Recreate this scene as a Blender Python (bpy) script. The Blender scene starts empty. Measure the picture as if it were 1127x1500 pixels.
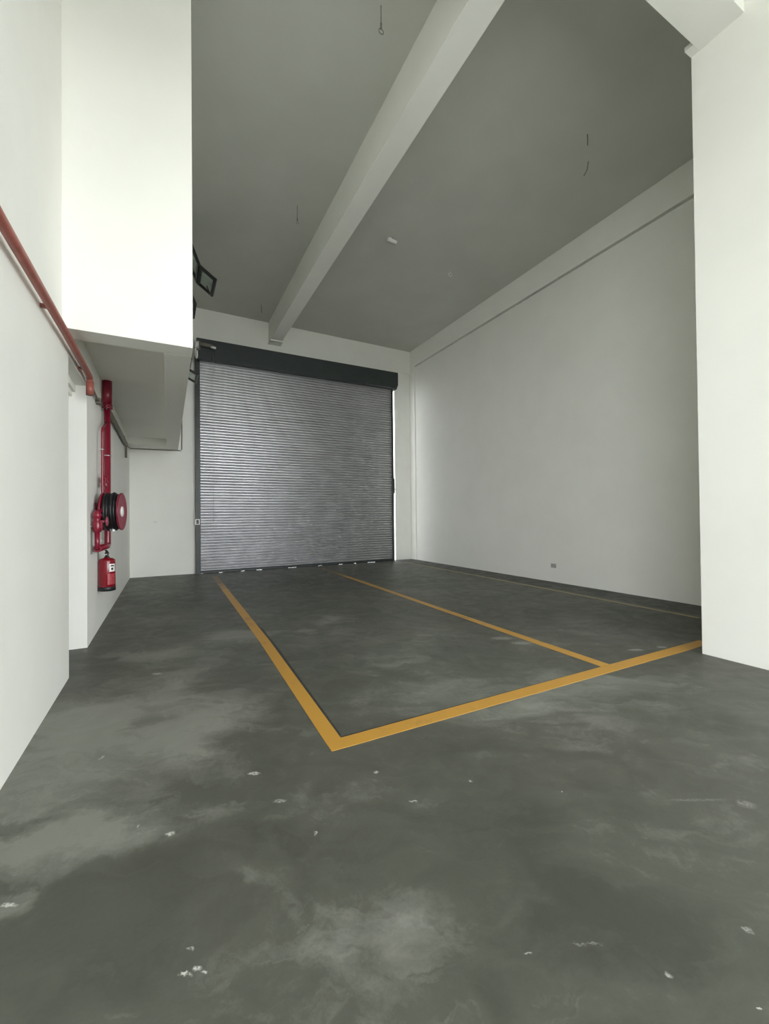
import bpy, bmesh, math, random
from mathutils import Vector, Matrix

S = bpy.context.scene
COL = S.collection
PI = math.pi

# ------------------------------------------------------------------ camera, sky, exposure
YAW, PITCH, ROLL, FPX = 0.480755732, 0.0110268333, -0.0102404367, 613.734562
cy, sy = math.cos(YAW), math.sin(YAW)
fwd = Vector((sy * math.cos(PITCH), cy * math.cos(PITCH), math.sin(PITCH)))
rgt0 = Vector((cy, -sy, 0)); up0 = rgt0.cross(fwd)
rgt = rgt0 * math.cos(ROLL) + up0 * math.sin(ROLL)
up = -rgt0 * math.sin(ROLL) + up0 * math.cos(ROLL)
cam_data = bpy.data.cameras.new('camera')
cam = bpy.data.objects.new('camera', cam_data); COL.objects.link(cam)
cam_data.sensor_fit = 'VERTICAL'; cam_data.sensor_height = 36.0
cam_data.lens = FPX / 1500 * 36.0
cam_data.clip_start = 0.02; cam_data.clip_end = 500
cam.matrix_world = Matrix(((rgt.x, up.x, -fwd.x, 0), (rgt.y, up.y, -fwd.y, 0), (rgt.z, up.z, -fwd.z, 1.3), (0, 0, 0, 1)))
S.camera = cam

S.view_settings.view_transform = 'Standard'
S.view_settings.look = 'None'
S.view_settings.gamma = 1.0
S.view_settings.use_curve_mapping = False
S.view_settings.exposure = 1.49
S.cycles.use_denoising = True
S.cycles.max_bounces = 14
S.cycles.diffuse_bounces = 8
S.cycles.glossy_bounces = 6
S.cycles.sample_clamp_indirect = 8.0

SKY, SKY_LOW, SKY_HIGH = 2.4, 1.8, .9
world = bpy.data.worlds.new('overcast_sky'); S.world = world
world.use_nodes = True
bg = world.node_tree.nodes['Background']
bg.inputs['Color'].default_value = (0.95, 0.982, 1.0, 1)
# overcast and hazy: brightest low down over the street, duller overhead
wt = world.node_tree
w_tc = wt.nodes.new('ShaderNodeTexCoord'); w_sep = wt.nodes.new('ShaderNodeSeparateXYZ'); w_mr = wt.nodes.new('ShaderNodeMapRange')
w_mr.interpolation_type = 'SMOOTHSTEP'
wt.links.new(w_tc.outputs['Generated'], w_sep.inputs[0]); wt.links.new(w_sep.outputs['Z'], w_mr.inputs['Value'])
for k_, v_ in zip(('From Min', 'From Max', 'To Min', 'To Max'), (.04, .32, SKY * SKY_LOW, SKY * SKY_HIGH)):
    w_mr.inputs[k_].default_value = v_
wt.links.new(w_mr.outputs['Result'], bg.inputs['Strength'])

FRONT_Y = -4.0          # the open front of the unit, behind the camera
XL, XI, XF = -0.715, 6.665, 6.635      # left wall, right infill wall, right frame face
XN, YN = 4.40, 2.10     # near right wall: face and far end
ZC = 6.33               # ceiling
OPEN_H = 4.8
SIDE_Y, SIDE_X, RIGHT_X, RIGHT_Y = 1.0, -8.0, 9.0, 0.8            # the left wall starts here; unseen bays left and right of the viewer, added to shape the light
portal = bpy.data.lights.new('front_opening_portal', 'AREA')
portal.shape = 'RECTANGLE'; portal.size = RIGHT_X - SIDE_X; portal.size_y = OPEN_H
portal.cycles.is_portal = True
po = bpy.data.objects.new('front_opening_portal', portal); COL.objects.link(po)
po.location = ((RIGHT_X + SIDE_X) / 2, FRONT_Y - 0.16, OPEN_H / 2)
po.rotation_euler = (PI / 2, 0, 0)     # -Z axis then looks along +Y into the hall

# ------------------------------------------------------------------ helpers
class MB:
    """collects shapes and links them as ONE mesh object"""
    def __init__(self): self.bm = bmesh.new()
    def box(self, x0, x1, y0, y1, z0, z1):
        v = [self.bm.verts.new(c) for c in ((x0,y0,z0),(x1,y0,z0),(x1,y1,z0),(x0,y1,z0),(x0,y0,z1),(x1,y0,z1),(x1,y1,z1),(x0,y1,z1))]
        for f in ((0,3,2,1),(4,5,6,7),(0,1,5,4),(1,2,6,5),(2,3,7,6),(3,0,4,7)):
            self.bm.faces.new([v[i] for i in f])
        return self
    def hexa(self, pts):
        v = [self.bm.verts.new(c) for c in pts]
        for f in ((0,3,2,1),(4,5,6,7),(0,1,5,4),(1,2,6,5),(2,3,7,6),(3,0,4,7)):
            self.bm.faces.new([v[i] for i in f])
        return self
    def prism(self, poly, axis, a0, a1):
        """poly: 2D points in the plane across axis ('x': y,z / 'y': x,z / 'z': x,y)"""
        def P(q, a):
            return {'x': (a, q[0], q[1]), 'y': (q[0], a, q[1]), 'z': (q[0], q[1], a)}[axis]
        A = [self.bm.verts.new(P(q, a0)) for q in poly]
        B = [self.bm.verts.new(P(q, a1)) for q in poly]
        n = len(poly)
        self.bm.faces.new(A[::-1]); self.bm.faces.new(B)
        for i in range(n):
            self.bm.faces.new((A[i], A[(i+1) % n], B[(i+1) % n], B[i]))
        return self
    def tube(self, pts, r, n=14, closed=False, cap=True):
        pts = [Vector(p) for p in pts]
        m = len(pts); rings = []
        prev = None
        for i, p in enumerate(pts):
            if closed: t = (pts[(i+1) % m] - pts[i-1]).normalized()
            elif i == 0: t = (pts[1] - p).normalized()
            elif i == m-1: t = (p - pts[i-1]).normalized()
            else: t = ((pts[i+1]-p).normalized() + (p-pts[i-1]).normalized()).normalized()
            if prev is None:
                a = Vector((0,0,1)) if abs(t.z) < .9 else Vector((1,0,0))
                u = t.cross(a).normalized()
            else:
                u = (prev - t * prev.dot(t)).normalized()
            prev = u; w = t.cross(u)
            rr = r[i] if isinstance(r, (list, tuple)) else r
            rings.append([self.bm.verts.new(p + (u*math.cos(2*PI*k/n) + w*math.sin(2*PI*k/n))*rr) for k in range(n)])
        for i in range(m if closed else m-1):
            A, B = rings[i], rings[(i+1) % m]
            for k in range(n):
                f = self.bm.faces.new((A[k], A[(k+1) % n], B[(k+1) % n], B[k])); f.smooth = True
        if cap and not closed:
            self.bm.faces.new(rings[0][::-1]); self.bm.faces.new(rings[-1])
        return self
    def cyl(self, a, b, r, n=20): return self.tube([a, b], r, n)
    def lathe(self, prof, origin=(0,0,0), axis='z', n=28, smooth=True):
        """prof: list of (radius, height)"""
        o = Vector(origin); rings = []
        for rr, h in prof:
            ring = []
            for k in range(n):
                c, s = rr*math.cos(2*PI*k/n), rr*math.sin(2*PI*k/n)
                d = {'z': (c, s, h), 'x': (h, c, s), 'y': (s, h, c)}[axis]
                ring.append(self.bm.verts.new(o + Vector(d)))
            rings.append(ring)
        for A, B in zip(rings, rings[1:]):
            for k in range(n):
                f = self.bm.faces.new((A[k], A[(k+1) % n], B[(k+1) % n], B[k])); f.smooth = smooth
        self.bm.faces.new(rings[0][::-1]); self.bm.faces.new(rings[-1])
        return self
    def ring(self, c, R, r, axis='z', n=28, m=10):
        c = Vector(c); pts = []
        for k in range(n):
            a, b = R*math.cos(2*PI*k/n), R*math.sin(2*PI*k/n)
            pts.append(c + Vector({'z': (a,b,0), 'x': (0,a,b), 'y': (b,0,a)}[axis]))
        return self.tube(pts, r, m, closed=True)
    def build(self, name, mat, parent=None, bevel=0, seg=2):
        bmesh.ops.recalc_face_normals(self.bm, faces=self.bm.faces)
        me = bpy.data.meshes.new(name); self.bm.to_mesh(me); self.bm.free()
        me.materials.append(mat)
        o = bpy.data.objects.new(name, me); COL.objects.link(o)
        if parent is not None: o.parent = parent
        if bevel:
            md = o.modifiers.new('bevel', 'BEVEL'); md.width = bevel; md.segments = seg
            md.limit_method = 'ANGLE'; md.angle_limit = math.radians(50)
        return o

def rel(pt, root):
    return tuple(Vector(pt) - Vector(root))

def thing(name, label, cat, loc=(0,0,0), group=None, rotz=0):
    o = bpy.data.objects.new(name, None); COL.objects.link(o)
    o.empty_display_size = 0.1
    o.location = loc; o.rotation_euler = (0, 0, rotz)
    o['label'] = label; o['category'] = cat
    if group: o['group'] = group
    return o
def tag(o, label, cat, group=None):
    o['label'] = label; o['category'] = cat
    if group: o['group'] = group
    return o
def struct(o):
    o['kind'] = 'structure'; return o
def bend(pts, r=0.05, n=6):
    """round the corners of a polyline"""
    pts = [Vector(p) for p in pts]; out = [pts[0]]
    for a, b, c in zip(pts, pts[1:], pts[2:]):
        d0 = (a-b).normalized(); d1 = (c-b).normalized()
        rr = min(r, (a-b).length*.49, (c-b).length*.49)
        p0, p1 = b+d0*rr, b+d1*rr
        for k in range(n+1):
            t = k/n
            out.append(p0*(1-t)**2 + b*2*t*(1-t) + p1*t*t)
    out.append(pts[-1]); return out

# ------------------------------------------------------------------ materials
def new_mat(name):
    m = bpy.data.materials.new(name); m.use_nodes = True
    nt = m.node_tree; b = nt.nodes['Principled BSDF']
    return m, nt, b
def noise(nt, scale, detail=4, rough=.55, vec=None, dist=0):
    n = nt.nodes.new('ShaderNodeTexNoise')
    n.inputs['Scale'].default_value = scale; n.inputs['Detail'].default_value = detail
    n.inputs['Roughness'].default_value = rough; n.inputs['Distortion'].default_value = dist
    if vec is not None: nt.links.new(vec, n.inputs['Vector'])
    return n
def math_node(nt, op, a, b=None):
    n = nt.nodes.new('ShaderNodeMath'); n.operation = op
    for i, v in enumerate((a, b)):
        if v is None: continue
        if isinstance(v, (int, float)): n.inputs[i].default_value = v
        else: nt.links.new(v, n.inputs[i])
    return n.outputs[0]
def vmath(nt, op, a, b=None):
    n = nt.nodes.new('ShaderNodeVectorMath'); n.operation = op
    for i, v in enumerate((a, b)):
        if v is None: continue
        if isinstance(v, (tuple, list)): n.inputs[i].default_value = v
        else: nt.links.new(v, n.inputs[i])
    return n.outputs['Value'] if op in ('LENGTH', 'DOT_PRODUCT') else n.outputs['Vector']
def mapr(nt, v, a, b, c, d, smooth=True):
    n = nt.nodes.new('ShaderNodeMapRange')
    n.interpolation_type = 'SMOOTHSTEP' if smooth else 'LINEAR'
    nt.links.new(v, n.inputs['Value'])
    for k, q in zip(('From Min', 'From Max', 'To Min', 'To Max'), (a, b, c, d)):
        n.inputs[k].default_value = q
    return n.outputs['Result']
def mixc(nt, fac, a, b):
    n = nt.nodes.new('ShaderNodeMix'); n.data_type = 'RGBA'
    if isinstance(fac, (int, float)): n.inputs[0].default_value = fac
    else: nt.links.new(fac, n.inputs[0])
    for i, v in ((6, a), (7, b)):
        if isinstance(v, tuple): n.inputs[i].default_value = (*v, 1)
        else: nt.links.new(v, n.inputs[i])
    return n.outputs[2]
def bump(nt, b, h, strength, dist):
    n = nt.nodes.new('ShaderNodeBump'); n.inputs['Strength'].default_value = strength
    n.inputs['Distance'].default_value = dist
    nt.links.new(h, n.inputs['Height']); nt.links.new(n.outputs[0], b.inputs['Normal'])

def paint(name, c, rough=.5, metal=0, var=.06, scale=6, spec=.5, bmp=0, bscale=60):
    """a painted or bare surface with faint procedural mottling"""
    m, nt, b = new_mat(name)
    tc = nt.nodes.new('ShaderNodeTexCoord').outputs['Object']
    n = noise(nt, scale, 4, .6, tc)
    lo = tuple(max(0, v*(1-var)) for v in c); hi = tuple(min(1, v*(1+var)) for v in c)
    f = mapr(nt, n.outputs['Fac'], .3, .7, 0, 1)
    nt.links.new(mixc(nt, f, lo, hi), b.inputs['Base Color'])
    b.inputs['Roughness'].default_value = rough; b.inputs['Metallic'].default_value = metal
    b.inputs['Specular IOR Level'].default_value = spec
    if bmp:
        n2 = noise(nt, bscale, 3, .6, tc)
        bump(nt, b, n2.outputs['Fac'], bmp, .004)
    return m

M = {}
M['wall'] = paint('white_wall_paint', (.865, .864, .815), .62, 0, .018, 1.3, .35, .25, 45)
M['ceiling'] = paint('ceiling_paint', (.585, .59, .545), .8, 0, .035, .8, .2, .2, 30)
M['dark_metal'] = paint('charcoal_powder_coat', (.030, .038, .038), .42, 0, .1, 5)
M['steel'] = paint('galvanised_steel', (.62, .63, .64), .36, 1, .06, 12)
M['bright_metal'] = paint('pale_metal', (.85, .86, .86), .3, 0, .03, 9)
M['curtain'] = paint('galvanised_slats', (.70, .70, .715), .38, 1, .05, 3)
M['red_paint'] = paint('fire_red_paint', (.21, .006, .024), .28, 0, .1, 8, .6)
M['bright_red'] = paint('extinguisher_red', (.21, .004, .013), .22, 0, .05, 8, .6)
M['pink_red'] = paint('reel_disc_red', (.30, .055, .085), .4, 0, .12, 20, .5)
M['pipe_red'] = paint('salmon_pipe_paint', (.33, .098, .075), .42, 0, .12, 14, .5)
M['olive'] = paint('grey_brown_conduit', (.15, .135, .105), .5, 0, .1, 10)
M['black'] = paint('black_rubber', (.008, .008, .010), .45, 0, .2, 20)
M['white_plastic'] = paint('white_plastic', (.82, .82, .80), .4, 0, .02, 10)
M['grey_wire'] = paint('grey_wire', (.20, .19, .17), .5, .2, .1, 10)
M['frame_black'] = paint('black_aluminium', (.006, .008, .008), .4, 0, .1, 9)
M['ground'] = paint('outdoor_concrete', (.66, .66, .63), .85, 0, .1, .8)
M['skim'] = paint('grey_upstand', (.42, .42, .39), .8, 0, .05, 2)

def glass_mat():
    m, nt, b = new_mat('green_tinted_glass')
    n = noise(nt, 2.0)
    nt.links.new(mapr(nt, n.outputs['Fac'], 0, 1, .03, .07), b.inputs['Roughness'])
    b.inputs['Base Color'].default_value = (.62, .72, .66, 1)
    b.inputs['Transmission Weight'].default_value = .85
    b.inputs['IOR'].default_value = 1.45
    return m
M['glass'] = glass_mat()

# slab stains and paint marks, plus painted-in shade behind the near wall and left-side sheen, in metres: (across, along, half width, half length, strength)
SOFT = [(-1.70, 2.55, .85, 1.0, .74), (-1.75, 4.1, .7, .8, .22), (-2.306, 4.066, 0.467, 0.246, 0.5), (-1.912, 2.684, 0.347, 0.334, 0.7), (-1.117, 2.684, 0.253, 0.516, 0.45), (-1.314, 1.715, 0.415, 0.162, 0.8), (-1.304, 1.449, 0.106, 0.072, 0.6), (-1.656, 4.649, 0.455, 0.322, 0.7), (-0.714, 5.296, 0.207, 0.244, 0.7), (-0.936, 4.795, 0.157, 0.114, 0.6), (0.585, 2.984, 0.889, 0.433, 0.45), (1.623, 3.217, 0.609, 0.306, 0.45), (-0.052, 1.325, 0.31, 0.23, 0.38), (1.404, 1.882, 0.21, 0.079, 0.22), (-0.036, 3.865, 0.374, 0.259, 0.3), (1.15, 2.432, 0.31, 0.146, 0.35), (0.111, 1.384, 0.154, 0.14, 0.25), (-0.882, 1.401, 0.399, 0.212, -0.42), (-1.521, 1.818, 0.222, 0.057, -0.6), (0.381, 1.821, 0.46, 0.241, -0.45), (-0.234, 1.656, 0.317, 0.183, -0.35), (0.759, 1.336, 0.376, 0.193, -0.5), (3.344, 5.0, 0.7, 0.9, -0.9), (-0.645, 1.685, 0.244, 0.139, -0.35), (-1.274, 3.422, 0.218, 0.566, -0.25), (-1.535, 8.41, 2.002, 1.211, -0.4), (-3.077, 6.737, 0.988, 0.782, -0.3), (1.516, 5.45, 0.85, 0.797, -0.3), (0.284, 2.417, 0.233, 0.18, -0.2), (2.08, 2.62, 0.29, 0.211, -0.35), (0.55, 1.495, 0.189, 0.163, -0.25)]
MARKS = [(-0.679, 2.147, 0.042, 0.017, 1), (-0.299, 1.741, 0.008, 0.015, 1), (-0.898, 1.745, 0.023, 0.015, 1), (-0.057, 2.147, 0.017, 0.011, 0.8), (-1.281, 1.43, 0.035, 0.01, 1), (-0.581, 1.209, 0.023, 0.007, 1), (-0.554, 1.226, 0.018, 0.011, 1), (-0.531, 1.215, 0.01, 0.007, 0.9), (-0.6, 1.284, 0.017, 0.008, 0.7), (0.971, 1.114, 0.009, 0.006, 1), (0.821, 1.98, 0.006, 0.007, 1), (0.119, 1.925, 0.025, 0.009, 0.8), (0.415, 1.257, 0.014, 0.004, 0.7), (0.788, 1.196, 0.013, 0.014, 0.6), (0.41, 2.068, 0.013, 0.011, 0.6), (-1.558, 2.301, 0.011, 0.026, 0.6), (-1.057, 1.786, 0.006, 0.008, 0.8), (1.118, 1.321, 0.019, 0.013, 0.5), (1.603, 1.885, 0.048, 0.035, 0.25), (1.225, 4.449, 0.157, 0.074, 0.35), (1.385, 4.276, 0.151, 0.068, 0.35), (2.394, 4.025, 0.102, 0.04, 0.5), (2.691, 4.099, 0.065, 0.042, 0.5), (-1.925, 3.533, 0.058, 0.031, 0.5), (-0.495, 1.939, 0.038, 0.014, 0.5), (0.6, 1.284, 0.062, 0.004, 0.3), (1.4, 1.915, 0.183, 0.010, 0.15)]

def floor_mat():
    m, nt, b = new_mat('power_floated_concrete')
    tc = nt.nodes.new('ShaderNodeTexCoord').outputs['Object']
    across = vmath(nt, 'DOT_PRODUCT', tc, (cy, -sy, 0)); along = vmath(nt, 'DOT_PRODUCT', tc, (sy, cy, 0))
    cb = nt.nodes.new('ShaderNodeCombineXYZ')
    nt.links.new(across, cb.inputs[0]); nt.links.new(along, cb.inputs[1])
    P = cb.outputs[0]
    def warp(scale, amp, detail=4):
        w = noise(nt, scale, detail, .6, tc)
        d = vmath(nt, 'SUBTRACT', w.outputs['Color'], (.5, .5, .5))
        sc = nt.nodes.new('ShaderNodeVectorMath'); sc.operation = 'SCALE'
        nt.links.new(d, sc.inputs[0]); sc.inputs['Scale'].default_value = amp
        return vmath(nt, 'ADD', P, sc.outputs[0])
    Pw = warp(2.2, .55, 6); Pf = warp(45, .034, 5)
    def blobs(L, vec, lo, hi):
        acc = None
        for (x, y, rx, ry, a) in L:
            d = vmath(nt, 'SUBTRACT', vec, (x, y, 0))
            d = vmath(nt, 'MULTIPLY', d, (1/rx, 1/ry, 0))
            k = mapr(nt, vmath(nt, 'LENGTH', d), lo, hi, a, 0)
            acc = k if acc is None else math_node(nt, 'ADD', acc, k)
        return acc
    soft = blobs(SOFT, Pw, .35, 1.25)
    n9 = noise(nt, 90, 3, .6, tc)
    hard = math_node(nt, 'MULTIPLY', math_node(nt, 'MINIMUM', blobs(MARKS, Pf, .35, 1.0), 1.0), mapr(nt, n9.outputs['Fac'], .36, .56, .15, .9))
    n1 = noise(nt, .75, 7, .62, tc, .6); n2 = noise(nt, 3.2, 8, .68, tc, 1.2); n3 = noise(nt, 60, 4, .7, tc)
    # swept trowel arcs: noise stretched along one direction
    mp = nt.nodes.new('ShaderNodeMapping'); nt.links.new(Pw, mp.inputs['Vector'])
    mp.inputs['Rotation'].default_value = (0, 0, .5); mp.inputs['Scale'].default_value = (1.1, 4.5, 1)
    n4 = noise(nt, 1.6, 6, .65, mp.outputs[0], .8)
    # trowelled patches with definite edges, short scuffs
    n6 = noise(nt, 1.15, 9, .62, Pw, 1.4); n7 = noise(nt, 2.6, 8, .6, tc, 2.0)
    mp2 = nt.nodes.new('ShaderNodeMapping'); nt.links.new(Pw, mp2.inputs['Vector'])
    mp2.inputs['Rotation'].default_value = (0, 0, -.35); mp2.inputs['Scale'].default_value = (2.2, 8.0, 1)
    n8 = noise(nt, 1.5, 7, .62, mp2.outputs[0], .9)
    def amp(x, k): return math_node(nt, 'MULTIPLY', x, k)
    v = amp(mapr(nt, n1.outputs['Fac'], .3, .7, -.5, .5), .45)
    for term in (amp(mapr(nt, n2.outputs['Fac'], .3, .7, -.5, .5), .40), amp(mapr(nt, n4.outputs['Fac'], .35, .65, -.5, .5), .40),
                 amp(mapr(nt, n3.outputs['Fac'], .2, .8, -.5, .5), .16), mapr(nt, n6.outputs['Fac'], .50, .575, -.09, .14),
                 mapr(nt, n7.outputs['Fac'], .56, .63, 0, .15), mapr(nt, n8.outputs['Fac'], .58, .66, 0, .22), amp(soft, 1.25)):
        v = math_node(nt, 'ADD', v, term)
    t = mapr(nt, v, -.85, 1.15, 0, 1, False)
    cr = nt.nodes.new('ShaderNodeValToRGB'); nt.links.new(t, cr.inputs[0])
    e = cr.color_ramp.elements
    e[0].position = 0; e[0].color = (*FLOOR_DARK, 1)
    e[1].position = 1; e[1].color = (*FLOOR_LIGHT, 1)
    k = cr.color_ramp.elements.new(.45); k.color = (*FLOOR_MID, 1)
    # greenish / warm drift
    n5 = noise(nt, .5, 3, .5, tc)
    tint = mixc(nt, mapr(nt, n5.outputs['Fac'], .35, .65, 0, 1), (.97, 1.0, .93), (1.02, 1.0, .97))
    mul = nt.nodes.new('ShaderNodeMix'); mul.data_type = 'RGBA'; mul.blend_type = 'MULTIPLY'; mul.inputs[0].default_value = 1
    nt.links.new(cr.outputs[0], mul.inputs[6]); nt.links.new(tint, mul.inputs[7])
    # a darker strip along the right wall
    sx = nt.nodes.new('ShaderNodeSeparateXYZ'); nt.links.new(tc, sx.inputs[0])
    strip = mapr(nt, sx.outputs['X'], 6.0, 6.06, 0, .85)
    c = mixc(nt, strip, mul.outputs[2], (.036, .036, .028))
    c = mixc(nt, hard, c, (.62, .62, .58))
    nt.links.new(c, b.inputs['Base Color'])
    r = mapr(nt, n2.outputs['Fac'], .3, .7, .42, .62)
    nt.links.new(r, b.inputs['Roughness'])
    b.inputs['Specular IOR Level'].default_value = .4
    hsum = math_node(nt, 'ADD', math_node(nt, 'MULTIPLY', n2.outputs['Fac'], .6), math_node(nt, 'MULTIPLY', n3.outputs['Fac'], .2))
    bump(nt, b, hsum, .12, .01)
    return m
FLOOR_DARK, FLOOR_MID, FLOOR_LIGHT = (.064, .066, .057), (.094, .096, .083), (.225, .228, .212)
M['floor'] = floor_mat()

def line_mat(name, c, worn, wear_end=True):
    m, nt, b = new_mat(name)
    tc = nt.nodes.new('ShaderNodeTexCoord').outputs['Object']
    n = noise(nt, 5, 8, .7, tc); n2 = noise(nt, 1.0, 3, .5, tc)
    f = math_node(nt, 'ADD', n.outputs['Fac'], math_node(nt, 'MULTIPLY', n2.outputs['Fac'], .5))
    sx = nt.nodes.new('ShaderNodeSeparateXYZ'); nt.links.new(tc, sx.inputs[0])
    f = math_node(nt, 'ADD', f, mapr(nt, sx.outputs['Y'], 7.6, 10.2, 0, .5 if wear_end else 0))   # driven over at the shutter
    k = mapr(nt, f, worn, worn + .3, 0, .8)
    nt.links.new(mixc(nt, k, c, (.085, .078, .05)), b.inputs['Base Color'])
    b.inputs['Roughness'].default_value = .5
    return m
M['yellow'] = line_mat('yellow_road_paint', (.52, .275, .042), .80)
M['faded_yellow'] = line_mat('faded_yellow_paint', (.34, .27, .12), .74, False)
M['smear'] = paint('dark_smear', (.035, .037, .032), .6, 0, .25, 20)

# MB.build with a parent: shapes are given in world metres and moved into the root's frame
_build = MB.build
def build(self, name, mat, parent=None, bevel=0, seg=2, local=False):
    o = _build(self, name, mat, parent, bevel, seg)
    if parent is not None and not local:
        off = Vector((0, 0, 0)); q = parent
        while q is not None:
            off += q.location; q = q.parent
        o.data.transform(Matrix.Translation(-off))
    return o
MB.build = build

# ------------------------------------------------------------------ the setting
YB, SB = 10.84, .015                      # back wall: y = YB + SB * (x - XL)
BROT = math.atan(SB)
def back(o):
    o.location = (XL, YB, 0); o.rotation_euler = (0, 0, BROT); return o

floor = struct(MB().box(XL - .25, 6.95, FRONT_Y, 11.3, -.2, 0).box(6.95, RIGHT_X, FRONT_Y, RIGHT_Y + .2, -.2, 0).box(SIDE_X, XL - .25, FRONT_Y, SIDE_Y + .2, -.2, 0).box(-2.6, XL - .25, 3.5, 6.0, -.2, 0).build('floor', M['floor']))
g = MB().box(-60, 70, FRONT_Y - 60, FRONT_Y, -.25, -.05).box(-60, SIDE_X, FRONT_Y, 3.0, -.25, -.05).box(-60, 70, 11.3, 60, -.25, -.01)
struct(g.build('ground', M['ground']))
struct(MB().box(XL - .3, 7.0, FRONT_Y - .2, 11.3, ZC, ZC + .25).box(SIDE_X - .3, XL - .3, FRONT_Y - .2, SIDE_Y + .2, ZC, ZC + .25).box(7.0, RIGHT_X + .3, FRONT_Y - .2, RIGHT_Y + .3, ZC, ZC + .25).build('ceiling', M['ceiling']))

# left wall with the doorway; stepped head inside the reveal
DY0, DY1, DH = 4.28, 5.19, 2.665
w = MB()
w.box(XL - .25, XL, SIDE_Y, DY0, 0, ZC).box(SIDE_X - .25, SIDE_X, FRONT_Y, SIDE_Y, 0, ZC).box(SIDE_X - .25, XL - .25, SIDE_Y, SIDE_Y + .2, 0, ZC).box(XL - .25, XL, DY1, 11.1, 0, ZC).box(XL - .25, XL, DY0, DY1, DH, ZC)
w.box(-.834, -.807, DY0, DY1, 2.591, DH).box(-.865, -.834, DY0, DY1, 2.546, DH).box(XL - .25, -.865, DY0, DY1, 2.508, DH)
struct(w.build('wall_left', M['wall']))
w = MB()                                    # the little room behind the doorway
w.box(-2.6, -2.5, DY0 - .5, DY1 + .5, 0, 2.8).box(-2.5, XL - .25, DY0 - .6, DY0 - .5, 0, 2.8)
w.box(-2.5, XL - .25, DY1 + .5, DY1 + .6, 0, 2.8).box(-2.6, XL - .25, DY0 - .6, DY1 + .6, 2.8, 2.9)
struct(w.build('wall_side_room', M['wall']))

# right wall: recessed infill, edge beam above, corner pillar
struct(MB().box(XI, 6.95, YN, 11.2, 0, 5.788).box(XI + .10, 6.95, YN, 11.2, 5.788, ZC).build('wall_right', M['wall']))
struct(MB().box(XF, XI + .12, YN, 11.0, 5.82, ZC).build('trim_1', M['wall'], bevel=.004))
struct(MB().box(XF, XI + .04, 10.70, 11.1, 0, 5.82).build('trim_2', M['wall'], bevel=.004))
# near right wall, with the unseen right bay added to steer light
struct(MB().box(XN, 6.95, RIGHT_Y, YN, 0, ZC).box(6.95, RIGHT_X, RIGHT_Y, RIGHT_Y + .25, 0, ZC).box(RIGHT_X, RIGHT_X + .25, FRONT_Y, RIGHT_Y + .25, 0, ZC).build('wall_near_right_and_added_bay', M['wall'], bevel=.004))
# cross beam over the viewer's head, with the deeper end at the wall
struct(MB().box(XL, XN, 1.69, 2.03, 5.58, ZC).build('trim_3', M['wall'], bevel=.004))
struct(MB().box(4.29, XN, 2.02, 2.10, 5.585, 5.625).build('trim_4', M['wall']))
# long ceiling beam
struct(MB().box(2.36, 2.645, 2.03, 10.90, 5.80, ZC).build('trim_5', M['wall'], bevel=.004))
struct(MB().box(2.34, 2.665, 10.60, 10.90, 5.765, 5.80).build('trim_6', M['wall'], bevel=.004))
# head wall of the open front, and an unseen pier added to dim the mezzanine face
struct(MB().box(SIDE_X - .25, RIGHT_X + .25, FRONT_Y - .15, FRONT_Y, OPEN_H, ZC).box(-1.5, .7, FRONT_Y - .15, FRONT_Y, 0, OPEN_H).build('wall_front_and_added_pier', M['wall']))

# back wall (opening for the shutter), lintel band
U0, U1, OH = 1.34, 6.81, 5.12               # along-the-wall metres from the left corner
w = MB().box(-.3, U0, 0, .2, 0, ZC).box(U1, 7.7, .035, .2, 0, 5.64).box(U1, 7.7, 0, .2, 5.64, ZC).box(U0, U1, 0, .2, OH, ZC)
struct(back(w.build('wall_back', M['wall'])))

# mezzanine box over the left side: front face, side face, soffit with a recessed panel
BY, BXR = 4.03, .215
def bz(y): return 2.80 + (y - BY) * .0149   # the soffit falls slightly towards the front
w = MB()
ye = 10.86
def sl(x0, x1, y0, y1, top):
    x0e = x0; 
    w.hexa([(x0,y0,bz(y0)),(x1,y0,bz(y0)),(x1,y1,bz(y1)),(x0,y1,bz(y1)),(x0,y0,top),(x1,y0,top),(x1,y1,top),(x0,y1,top)])
sl(XL, BXR, BY, BY + .244, ZC)                        # front face and its rim
w.hexa([(-.013,BY+.244,bz(BY+.244)),(BXR,BY+.244,bz(BY+.244)),(.25,ye,bz(ye)),(.02,ye,bz(ye)),
        (-.013,BY+.244,3.3),(BXR,BY+.244,3.3),(.25,ye,3.3),(.02,ye,3.3)])     # side rim
w.box(XL, .08, BY + .24, ye, 3.05, 3.3)                 # recessed slab
w.box(XL, .02, 10.35, ye, 2.905, 3.1)                   # rear rim
w.hexa([(.10,BY+.244,3.3),(BXR,BY+.244,3.3),(.25,ye,3.3),(.14,ye,3.3),(.10,BY+.244,ZC),(BXR,BY+.244,ZC),(.25,ye,ZC),(.14,ye,ZC)])
struct(w.build('wall_mezzanine', M['wall'], bevel=.003))

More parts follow.
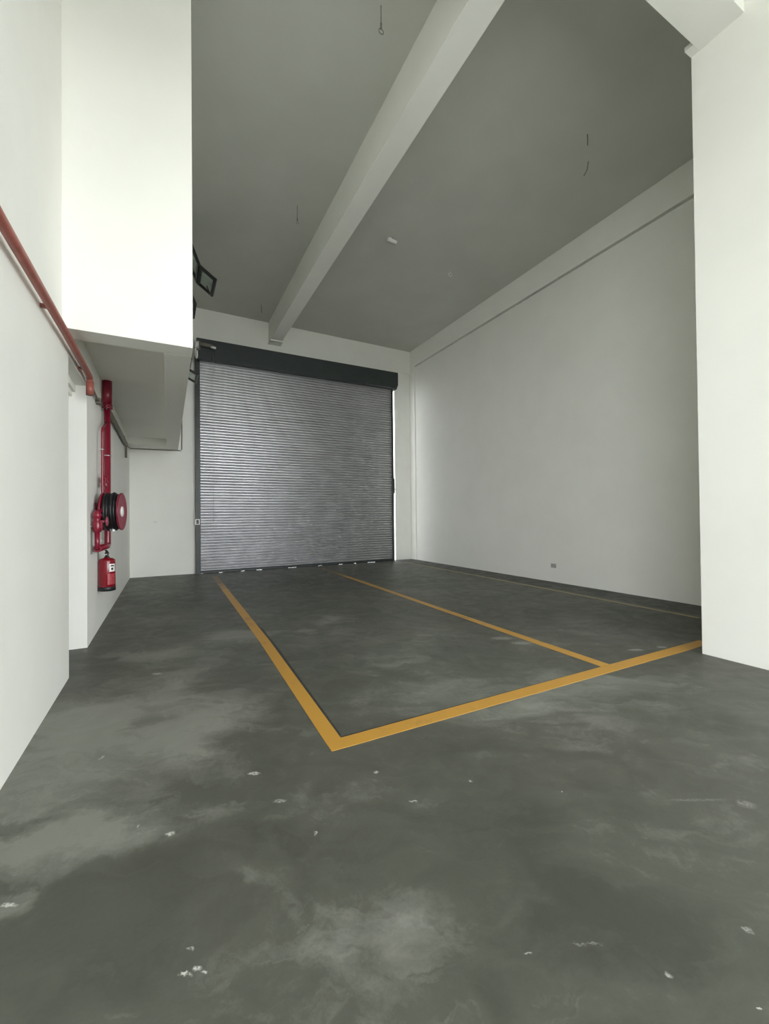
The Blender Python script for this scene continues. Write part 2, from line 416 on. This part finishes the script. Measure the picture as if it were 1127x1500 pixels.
# ------------------------------------------------------------------ roller shutter
rs = thing('roller_shutter', 'closed wide roller shutter of thin silver slats with a charcoal hood across the back wall', 'roller shutter')
back(rs)
H0, H1 = 4.98, 5.46
uL, uR = 1.432, 6.625                        # curtain edges
prof = []; pitch = .0668; z0 = .055; n = int((H0 + .1 - z0) / pitch)
for k in range(n):
    for j in range(7):
        t = j / 7
        o = .098 + .026 * math.sin(PI * t / .74) ** .75 if t < .74 else .077
        prof.append((-o, z0 + (k + t) * pitch))
prof.append((-.098, z0 + n * pitch)); prof.append((-.068, z0 + n * pitch)); prof.append((-.068, z0))
cur = MB().prism(prof, 'x', uL, uR).build('curtain', M['curtain'], rs, local=True)
MB().box(uL, uR, -.135, -.08, .009, .056).build('bottom_bar', M['dark_metal'], cur, bevel=.004, local=True)
random.seed(4); u = uL + .04
while u < uR - .05:                         # the seal touches the uneven slab only in places
    l = random.uniform(.25, .7)
    MB().box(u, min(u + l, uR), -.115, -.10, .0, .010).build('rubber_seal', M['black'], cur, local=True)
    u += l + random.uniform(.06, .26)
for name, a, b_ in (('guide_rail', 1.327, 1.432), ('guide_rail', uR - .012, 6.668)):
    gm = MB()
    gm.box(a, b_, -.14, -.122, 0, 5.10).box(a, b_, -.078, 0 if a < 3 else -.02, 0, 5.14 if a < 3 else 5.05)
    gm.box(a if a < 3 else b_ - .02, a + .02 if a < 3 else b_, -.125, -.07, 0, H0)
    gr = gm.build(name, M['dark_metal'], rs, bevel=.003, local=True)
    if a < 3:
        lt = MB().box(1.30, 1.335, -.165, -.14, 1.155, 1.285).box(1.392, 1.412, -.165, -.14, 1.165, 1.275)
        lt.box(1.30, 1.412, -.165, -.14, 1.155, 1.172).box(1.30, 1.412, -.165, -.14, 1.268, 1.285)
        q = lt.build('latch', M['white_plastic'], gr, bevel=.004, local=True); q['label'] = 'small white latch loop'
    else:
        MB().box(6.664, 6.695, -.15, -.06, 1.98, 2.42).cyl((6.68, -.15, 2.1), (6.68, -.19, 2.1), .012).build('latch', M['black'], gr, bevel=.004, local=True)
# hood: front cover with a folded lower edge and end plates
hd = MB().prism([(1.36, H1 - .012), (6.69, H1 + .01), (6.69, H0 + .145), (6.59, H0 + .03), (1.36, H0)], 'y', -.40, -.38)
hd.prism([(-.40, H1 - .012), (0, H1 - .012), (0, H1), (-.40, H1)], 'x', 1.36, 6.69)
hd.prism([(-.40, H0), (-.40, H0 + .02), (-.15, H0 + .06), (-.15, H0 + .04)], 'x', 1.38, 6.58)
hood = hd.build('hood', M['dark_metal'], rs, bevel=.006, local=True)
MB().prism([(-.40, H1), (-.40, H0), (-.15, H0), (0, H0 + .1), (0, H1)], 'x', 1.345, 1.36).build('end_plate', M['dark_metal'], hood, bevel=.003, local=True)
MB().prism([(-.395, H1), (-.395, H0 + .14), (-.30, H0 + .03), (0, H0 + .03), (0, H1)], 'x', 6.685, 6.70).build('end_plate', M['dark_metal'], hood, bevel=.003, local=True)
# chain gear at the hood's left end
ch = MB()
ch.box(1.35, 1.42, -.47, -.40, 5.16, 5.36).tube([(1.40, -.455, 5.30), (1.62, -.46, 5.29), (1.72, -.47, 5.27)], [.048, .044, .030])
hoist = ch.build('chain_hoist', M['olive'], rs, bevel=.005, local=True)
MB().tube([(1.64, -.47, 5.265), (1.75, -.485, 5.25)], .026).build('shaft_end', M['bright_metal'], hoist, local=True)
MB().lathe([(.03, -.035), (.085, -.03), (.085, -.014), (.06, -.008), (.06, .008), (.085, .014), (.085, .03), (.03, .035)], (1.345, -.50, 5.255), 'x').build('chain_wheel', M['white_plastic'], hoist, local=True)
MB().lathe([(.03, -.02), (.085, -.016), (.085, .016), (.03, .02)], (1.345, -.50, 5.04), 'x').tube(bend([(1.325, -.47, 5.20), (1.31, -.475, 5.1), (1.335, -.47, 4.95), (1.35, -.45, 5.0)], .05), .02).build('chain_bundle', M['white_plastic'], hoist, local=True)
c_ = MB(); zz = 5.25; k = 0
c_.tube([(1.685, -.475, 5.26), (1.686, -.476, 3.2), (1.675, -.45, 1.2)], .003, 6)
c_.tube([(1.697, -.475, 5.26), (1.698, -.476, 3.2), (1.683, -.45, 1.2)], .003, 6).ring((1.679, -.45, 1.19), .012, .004, 'y', 10, 6)
c_.build('pull_chain', M['steel'], hoist, local=True)

# ------------------------------------------------------------------ painted bay lines
def line(name, pts, label, mat='yellow', th=.002, edge=None):
    o = MB().prism(pts, 'z', 0, th).build(name, M[mat])
    if edge:
        q = MB().prism(edge, 'z', 0, .0008).build('edge_smear', M['smear'], o); q['label'] = 'dark smear along the paint edge'
    return tag(o, label, 'floor marking', 'yellow parking bay lines')
line('bay_line', [(.811, 2.215), (4.40, 2.215), (4.62, 2.22), (4.84, 2.225), (4.84, 2.335), (.906, 2.325), (.811, 2.325)], 'long yellow line crossing the near end of both parking bays', 'yellow',
     edge=[(.90, 2.32), (4.30, 2.326), (4.1, 2.333), (2.4, 2.335), (.92, 2.338)])
line('bay_line', [(.811, 2.325), (.906, 2.325), (.965, 4.5), (1.005, 8.6), (1.02, 10.1), (.89, 10.1), (.895, 8.6), (.865, 4.5)], 'yellow line along the left side of the parking bays, ending at the shutter', 'yellow',
     edge=[(.90, 2.34), (.922, 2.36), (.972, 3.8), (.985, 4.1), (1.0, 5.0), (.975, 5.3), (.95, 4.5)])
line('bay_line', [(3.29, 2.335), (3.40, 2.335), (3.455, 5.2), (3.52, 7.6), (3.56, 10.2), (3.46, 10.2), (3.42, 7.6), (3.36, 5.2)], 'thin yellow line dividing the two parking bays down the middle', 'yellow')
line('bay_line', [(5.845, 2.83), (5.905, 2.83), (6.02, 7.2), (6.03, 10.3), (5.97, 10.3), (5.955, 7.2)], 'faded yellowish line running along the foot of the right wall', 'faded_yellow')

# ------------------------------------------------------------------ pipes on the left wall
PX = -.662
rp = thing('drain_pipe', 'salmon red pipe along the upper left wall, turning down beyond the doorway', 'pipe', (PX, 1.0, 2.66))
pth = bend([(PX, SIDE_Y + .05, 2.655), (PX, 2.5, 2.668), (PX, 3.9, 2.702), (PX, 4.985, 2.705), (PX, 4.99, 2.56)], .05)
MB().tube(pth, .027, 18).build('pipe_run', M['pipe_red'], rp)
el = MB().cyl((PX, 4.988, 2.66), (PX, 4.988, 2.525), .033).build('socket_end', M['pipe_red'], rp)
MB().cyl((PX, 4.988, 2.5245), (PX, 4.988, 2.527), .026).build('pipe_mouth', M['black'], rp)
for y in (1.9, 3.4, 4.7):                    # small saddles against the wall, behind the pipe
    zc_ = 2.66 + max(0, min(y - 2.5, 1.4)) * .026
    MB().box(XL, PX - .02, y - .012, y + .012, zc_ - .012, zc_ + .012).build('pipe_saddle', M['pipe_red'], rp)

QX = -.688
t = thing('conduit', 'thin dark conduit from the red pipe elbow to the red riser', 'conduit', (QX, 5.3, 2.69))
MB().tube([(QX, 5.02, 2.705), (QX, 5.8, 2.665), (QX, 6.22, 2.71)], .012).build('tube', M['olive'], t)
MB().box(XL, QX + .025, 5.77, 5.85, 2.635, 2.70).build('junction_box', M['olive'], t, bevel=.004)
t = thing('conduit', 'thick grey brown pipe under the soffit beyond the red riser, with a short drop', 'conduit', (-.672, 6.4, 2.73))
MB().tube([(-.672, 6.42, 2.737), (-.672, 9.42, 2.732)], .034).build('pipe_run', M['olive'], t)
MB().tube(bend([(-.68, 9.38, 2.73), (-.68, 9.44, 2.73), (-.68, 9.44, 2.485)], .04), .020).build('drop_pipe', M['olive'], t)
for y in (7.3, 8.6): MB().ring((-.672, y, 2.735), .036, .004, 'y', 18, 6).box(XL, -.69, y - .01, y + .01, 2.72, 2.745).build('pipe_clip', M['olive'], t)
t = thing('conduit', 'thin brown conduit running across the back wall under the soffit and up at its corner', 'conduit', (-.68, 9.5, 2.8))
yb = lambda x: YB + SB * (x - XL) - .016
MB().tube(bend([(-.694, 9.46, 2.74), (-.694, yb(-.69), 2.868), (.33, yb(.33), 2.885), (.338, yb(.338), 3.9)], .04), .011).build('tube', M['olive'], t)
MB().box(.30, .36, yb(.33) - .01, yb(.33) + .016, 2.86, 2.91).build('corner_box', M['white_plastic'], t, bevel=.004)

# fire riser
RX, RY = -.655, 6.30
r_ = thing('fire_riser', 'tall dark red fire pipe standing off the left wall up to the soffit', 'fire pipe', (RX, RY, .96))
MB().cyl((RX, RY, 2.74), (RX, RY, 3.05), .053, 22).build('upper_pipe', M['red_paint'], r_)
MB().tube(bend([(RX, RY, 2.70), (RX, RY, .968), (RX, 5.42, .985)], .05), .036, 18).build('main_pipe', M['red_paint'], r_)
fl = MB().cyl((RX, RY, 2.695), (RX, RY, 2.72), .0585).cyl((RX, RY, 2.726), (RX, RY, 2.752), .0585).build('flange', M['red_paint'], r_)
fb = MB()
for k in range(6):
    a = PI / 6 + k * PI / 3
    fb.tube([(RX + .047 * math.cos(a), RY + .047 * math.sin(a), 2.68), (RX + .047 * math.cos(a), RY + .047 * math.sin(a), 2.768)], .007, 6)
fb.build('bolts', M['steel'], fl)
TY = 5.83
MB().tube(bend([(RX, RY - .02, 2.53), (RX, TY, 2.36), (RX, TY, 1.50), (RX + .02, TY - .03, 1.44)], .05), .014, 12).build('branch_pipe', M['red_paint'], r_)
MB().lathe([(.02, -.05), (.034, -.03), (.034, .03), (.02, .05)], (RX, 5.98, 1.77), 'z').tube([(RX, TY, 1.77), (RX, RY, 1.78)], .016, 10).box(RX - .02, RX + .025, 5.90, 6.04, 1.70, 1.73).build('drain_valve', M['red_paint'], r_)
q = MB().ring((RX, TY, 2.115), .018, .006).box(RX - .03, RX - .012, TY - .008, TY + .008, 2.109, 2.121).build('pipe_clamp', M['steel'], r_)
q['label'] = 'pale metal clamp'
q = MB().ring((RX, RY, 2.105), .039, .007).box(XL, RX - .03, RY - .010, RY + .010, 2.098, 2.112).build('pipe_clamp', M['steel'], r_)
q['label'] = 'pale metal clamp'
# isolating valve at the foot of the reel
vy = 5.40
v = MB().tube([(RX, vy + .02, .985), (RX, vy, 1.0), (RX, vy, 1.17)], .024, 14).lathe([(.026, 0), (.038, .012), (.044, .05), (.044, .11), (.034, .13), (.034, .16), (.042, .17), (.042, .20), (.026, .225), (.02, .24)], (RX, vy, 1.16)).box(RX - .03, RX + .052, vy - .03, vy + .03, 1.205, 1.275)
v = v.build('stop_valve', M['red_paint'], r_)
MB().cyl((RX, vy, 1.28), (RX + .09, vy - .02, 1.28), .014).ring((RX + .09, vy - .02, 1.28), .045, .009, 'x', 20, 8).box(RX + .085, RX + .095, vy - .06, vy + .02, 1.275, 1.285).build('handwheel', M['pink_red'], v)
MB().tube(bend([(RX, vy, 1.36), (RX + .02, vy + .06, 1.40), (RX + .03, 5.74, 1.39)], .04), .020).build('feed_pipe', M['red_paint'], r_)
MB().box(XL, XL + .006, vy - .05, vy + .08, .93, 1.22).build('back_plate', M['skim'], r_)

# hose reel
hr = thing('hose_reel', 'wall mounted fire hose reel with coiled black hose and red side disc', 'hose reel', (XL, 5.76, 1.39), rotz=math.radians(-8))
R_ = .212
MB().lathe([(.03, .085), (R_, .085), (R_ + .006, .075), (R_ + .006, .095), (R_, .098), (.03, .098)], (0,0,0), 'x', 40).build('side_disc', M['red_paint'], hr, local=True)
fd = MB().lathe([(.05, .262), (.12, .258), (.185, .262), (.205, .268), (R_, .264), (R_, .250), (.05, .248)], (0,0,0), 'x', 40).build('side_disc', M['pink_red'], hr, local=True)
MB().ring((.262, 0, 0), R_ - .002, .007, 'x', 40, 8).build('rim', M['red_paint'], fd, local=True)
q = MB().lathe([(.02, .262), (.062, .262), (.058, .272), (.02, .278)], (0,0,0), 'x').build('hub_cap', M['white_plastic'], fd, local=True); q['label'] = 'white hub sticker'
MB().lathe([(.03, 0), (.03, .255)], (0,0,0), 'x').box(0, .02, -.06, .06, -.10, .10).build('wall_bracket', M['red_paint'], hr, local=True)
hose = []
turns = 5.0; N = 180
for i in range(N + 1):
    a = 2 * PI * turns * i / N
    rr = .196 + .012 * math.sin(a * .37) + (.006 if i % 2 else 0) * 0
    hose.append((.118 + .112 * (i / N), rr * math.cos(a), rr * math.sin(a)))
hs = MB().lathe([(.05, .10), (.172, .10), (.172, .247), (.05, .247)], (0,0,0), 'x', 36).tube(hose, .0165, 10)
for i in range(N + 1):
    pass
hs = hs.build('hose', M['black'], hr, local=True)
MB().tube(bend([(.15, -.02, -.205), (.175, -.03, -.222), (.195, -.05, -.215)], .02), .014).tube([(.193, -.07, -.185), (.198, -.09, -.232)], [.016, .011]).build('nozzle', M['bright_metal'], hr, local=True)

# fire extinguisher
EX, EY, EB, ER = -.624, 5.93, .462, .086
fe = thing('fire_extinguisher', 'red fire extinguisher with white label and black base hung below the hose reel', 'fire extinguisher', (EX, EY, EB))
MB().lathe([(ER - .012, .0), (ER, .012), (ER, .350), (ER - .006, .364), (ER - .022, .376), (.035, .384), (.028, .392)], (EX, EY, EB), 'z', 36).build('cylinder', M['bright_red'], fe)
MB().lathe([(ER - .01, -.004), (ER + .003, .0), (ER + .003, .046), (ER - .002, .05)], (EX, EY, EB), 'z', 36).build('base_band', M['black'], fe)
def patch(a0, a1, z0, z1, r):
    b_ = MB(); n_ = 10
    for k in range(n_):
        s, e = math.radians(a0 + (a1 - a0) * k / n_), math.radians(a0 + (a1 - a0) * (k + 1) / n_)
        P = lambda a, rr, z: (EX + rr * math.sin(a), EY - rr * math.cos(a), EB + z)
        b_.hexa([P(s, r - .002, z0), P(s, r, z0), P(e, r, z0), P(e, r - .002, z0), P(s, r - .002, z1), P(s, r, z1), P(e, r, z1), P(e, r - .002, z1)])
    return b_
q = patch(22, 68, .225, .315, ER + .0015).build('label_plate', M['white_plastic'], fe); q['label'] = 'white label with dark print'
patch(30, 58, .285, .300, ER + .0025).build('print', M['black'], q); patch(34, 50, .243, .27, ER + .0025).build('print', M['black'], q)
M['label_red'] = paint('label_red', (.36, .04, .05), .4, 0, .35, 45)
patch(10, 70, .075, .20, ER + .001).build('instruction_panel', M['label_red'], fe)
vl = MB().lathe([(.026, .388), (.026, .40), (.016, .405), (.016, .43), (.022, .432), (.022, .448), (.010, .452)], (EX, EY, EB)).build('valve', M['black'], fe)
MB().hexa([(EX-.012,EY-.09,EB+.475),(EX+.012,EY-.09,EB+.475),(EX+.012,EY+.02,EB+.448),(EX-.012,EY+.02,EB+.448),(EX-.012,EY-.09,EB+.482),(EX+.012,EY-.09,EB+.482),(EX+.012,EY+.02,EB+.458),(EX-.012,EY+.02,EB+.458)]).build('lever', M['black'], vl)
MB().box(EX - .01, EX + .01, EY - .08, EY, EB + .425, EB + .433).build('carry_handle', M['steel'], vl)
MB().box(XL, XL + .008, EY - .02, EY + .02, EB + .36, EB + .47).tube(bend([(XL + .004, EY, EB + .465), (EX - .02, EY, EB + .53), (EX, EY, EB + .45)], .03), .004, 8).build('wall_hook', M['olive'], fe)

# ------------------------------------------------------------------ top hung window sashes on the mezzanine side
def sash(label, hx, hz, dx, dz, L, y0, y1, fr=.05, handle=False, brace=False):
    t = thing('awning_window', label, 'window', (hx, y0, hz), 'black framed sashes on the mezzanine side')
    d = Vector((dx, 0, dz)).normalized(); nrm = Vector((-d.z, 0, d.x)); H = Vector((hx, 0, hz))
    def P(y, b_, c): return tuple(H + d * b_ + nrm * c + Vector((0, y, 0)))
    def bar(mb, ya, yb_, b0, b1, c0=-.022, c1=.022):
        mb.hexa([P(ya,b0,c0), P(yb_,b0,c0), P(yb_,b1,c0), P(ya,b1,c0), P(ya,b0,c1), P(yb_,b0,c1), P(yb_,b1,c1), P(ya,b1,c1)])
    f = MB(); bar(f, y0, y0 + fr, 0, L); bar(f, y1 - fr, y1, 0, L); bar(f, y0 + fr, y1 - fr, 0, fr); bar(f, y0 + fr, y1 - fr, L - fr * 1.15, L)
    f.build('frame', M['frame_black'], t)
    g_ = MB(); bar(g_, y0 + fr * .9, y1 - fr * .9, fr * .9, L - fr, -.004, .004)
    g_.build('pane', M['glass'], t)
    if handle:
        MB().tube(bend([P(y1 - .05 - .02, L - .03, -.03), P(y1 - .16, L - .05, -.06), P(y1 - .26, L - .12, -.045)], .04), .009, 8).build('handle', M['black'], t)
    return t
sash('tall black sash nearest the mezzanine corner, hanging almost upright', .245, 6.17, .102, -.266, .735, 7.5, 8.08)
sash('short black sash with a handle, swung far out high beside the mezzanine corner', .512, 5.482, .251, -.175, .31, 7.5, 8.08, .042, True)
sash('black sash just peeping past the mezzanine edge below the swung out one', .245, 5.34, .198, -.518, .55, 7.5, 8.08)
sash('upper black sash near the shutter hood, hanging almost upright', .258, 5.20, .23, -.62, .62, 9.55, 10.15, .045)
sash('lower black sash beside the shutter guide, swung far out', .25, 4.497, .165, -.085, .41, 9.55, 10.15, .042)

# ------------------------------------------------------------------ small fittings on the ceiling and walls
def hanger(x, y, L, label, dx=0, loop=True, r=.0045, R=.026):
    t = thing('wire_hanger', label, 'hanger wire', (x, y, ZC), 'loose ends on the ceiling')
    MB().tube([(x, y, ZC), (x + dx * .3, y, ZC - L * .55), (x + dx, y, ZC - L + (R * 2 if loop else 0))], r, 8).build('wire', M['grey_wire'], t)
    if loop:
        MB().ring((x + dx, y, ZC - L + R), R, r * .9, 'y', 20, 8).tube([(x + dx, y, ZC - L + R * 2), (x + dx, y, ZC - L + R * 2 + .05)], r * 2.2, 8).build('hook', M['grey_wire'], t)
    return t
hanger(1.895, 3.60, .285, 'large looped wire hook hanging from the ceiling left of the beam, nearest the viewer')
hanger(1.893, 6.56, .30, 'wire with a small hook hanging from the middle of the ceiling left of the beam', R=.016)
hanger(2.01, 10.03, .19, 'short wire end by the back wall left of the ceiling beam', loop=False, r=.008, dx=.01)
hanger(4.965, 3.60, .15, 'short straight wire end on the right hand ceiling', loop=False, r=.006)
hanger(5.36, 3.88, .24, 'slanting wire end on the right hand ceiling above the right wall', loop=False, r=.006, dx=-.10)
t = thing('conduit_stub', 'short pale tube fixed on the ceiling right of the beam', 'conduit stub', (3.63, 6.60, ZC))
MB().lathe([(.02, -.04), (.024, 0)], (3.63, 6.565, ZC)).build('base', M['skim'], t)
MB().tube([(3.55, 6.555, ZC - .05), (3.725, 6.575, ZC - .06)], .034, 18).build('tube', M['white_plastic'], t)
t = thing('ceiling_ring', 'small open ring screwed into the ceiling towards the right wall', 'ring', (5.21, 6.95, ZC))
MB().cyl((5.21, 6.95, ZC), (5.21, 6.95, ZC - .03), .012).ring((5.21, 6.95, ZC - .062), .036, .010, 'y', 22, 8).build('ring', M['white_plastic'], t)
t = thing('socket_plate', 'small grey outlet low on the right wall', 'outlet', (XI, 5.70, .315))
MB().box(XI - .012, XI, 5.64, 5.76, .275, .355).build('plate', M['skim'], t, bevel=.004)
MB().lathe([(.026, -.03), (.03, -.012)], (XI, 5.69, .315), 'x').build('cable_gland', M['skim'], t)
t = thing('wall_plug', 'tiny white plug in the back wall left of the shutter', 'wall plug', (-.211, YB, 1.235))
MB().lathe([(.022, -.014), (.03, 0)], (-.211, YB + .0076, 1.238), 'y').box(-.28, -.215, YB - .004, YB + .0076, 1.229, 1.246).build('cap', M['white_plastic'], t)
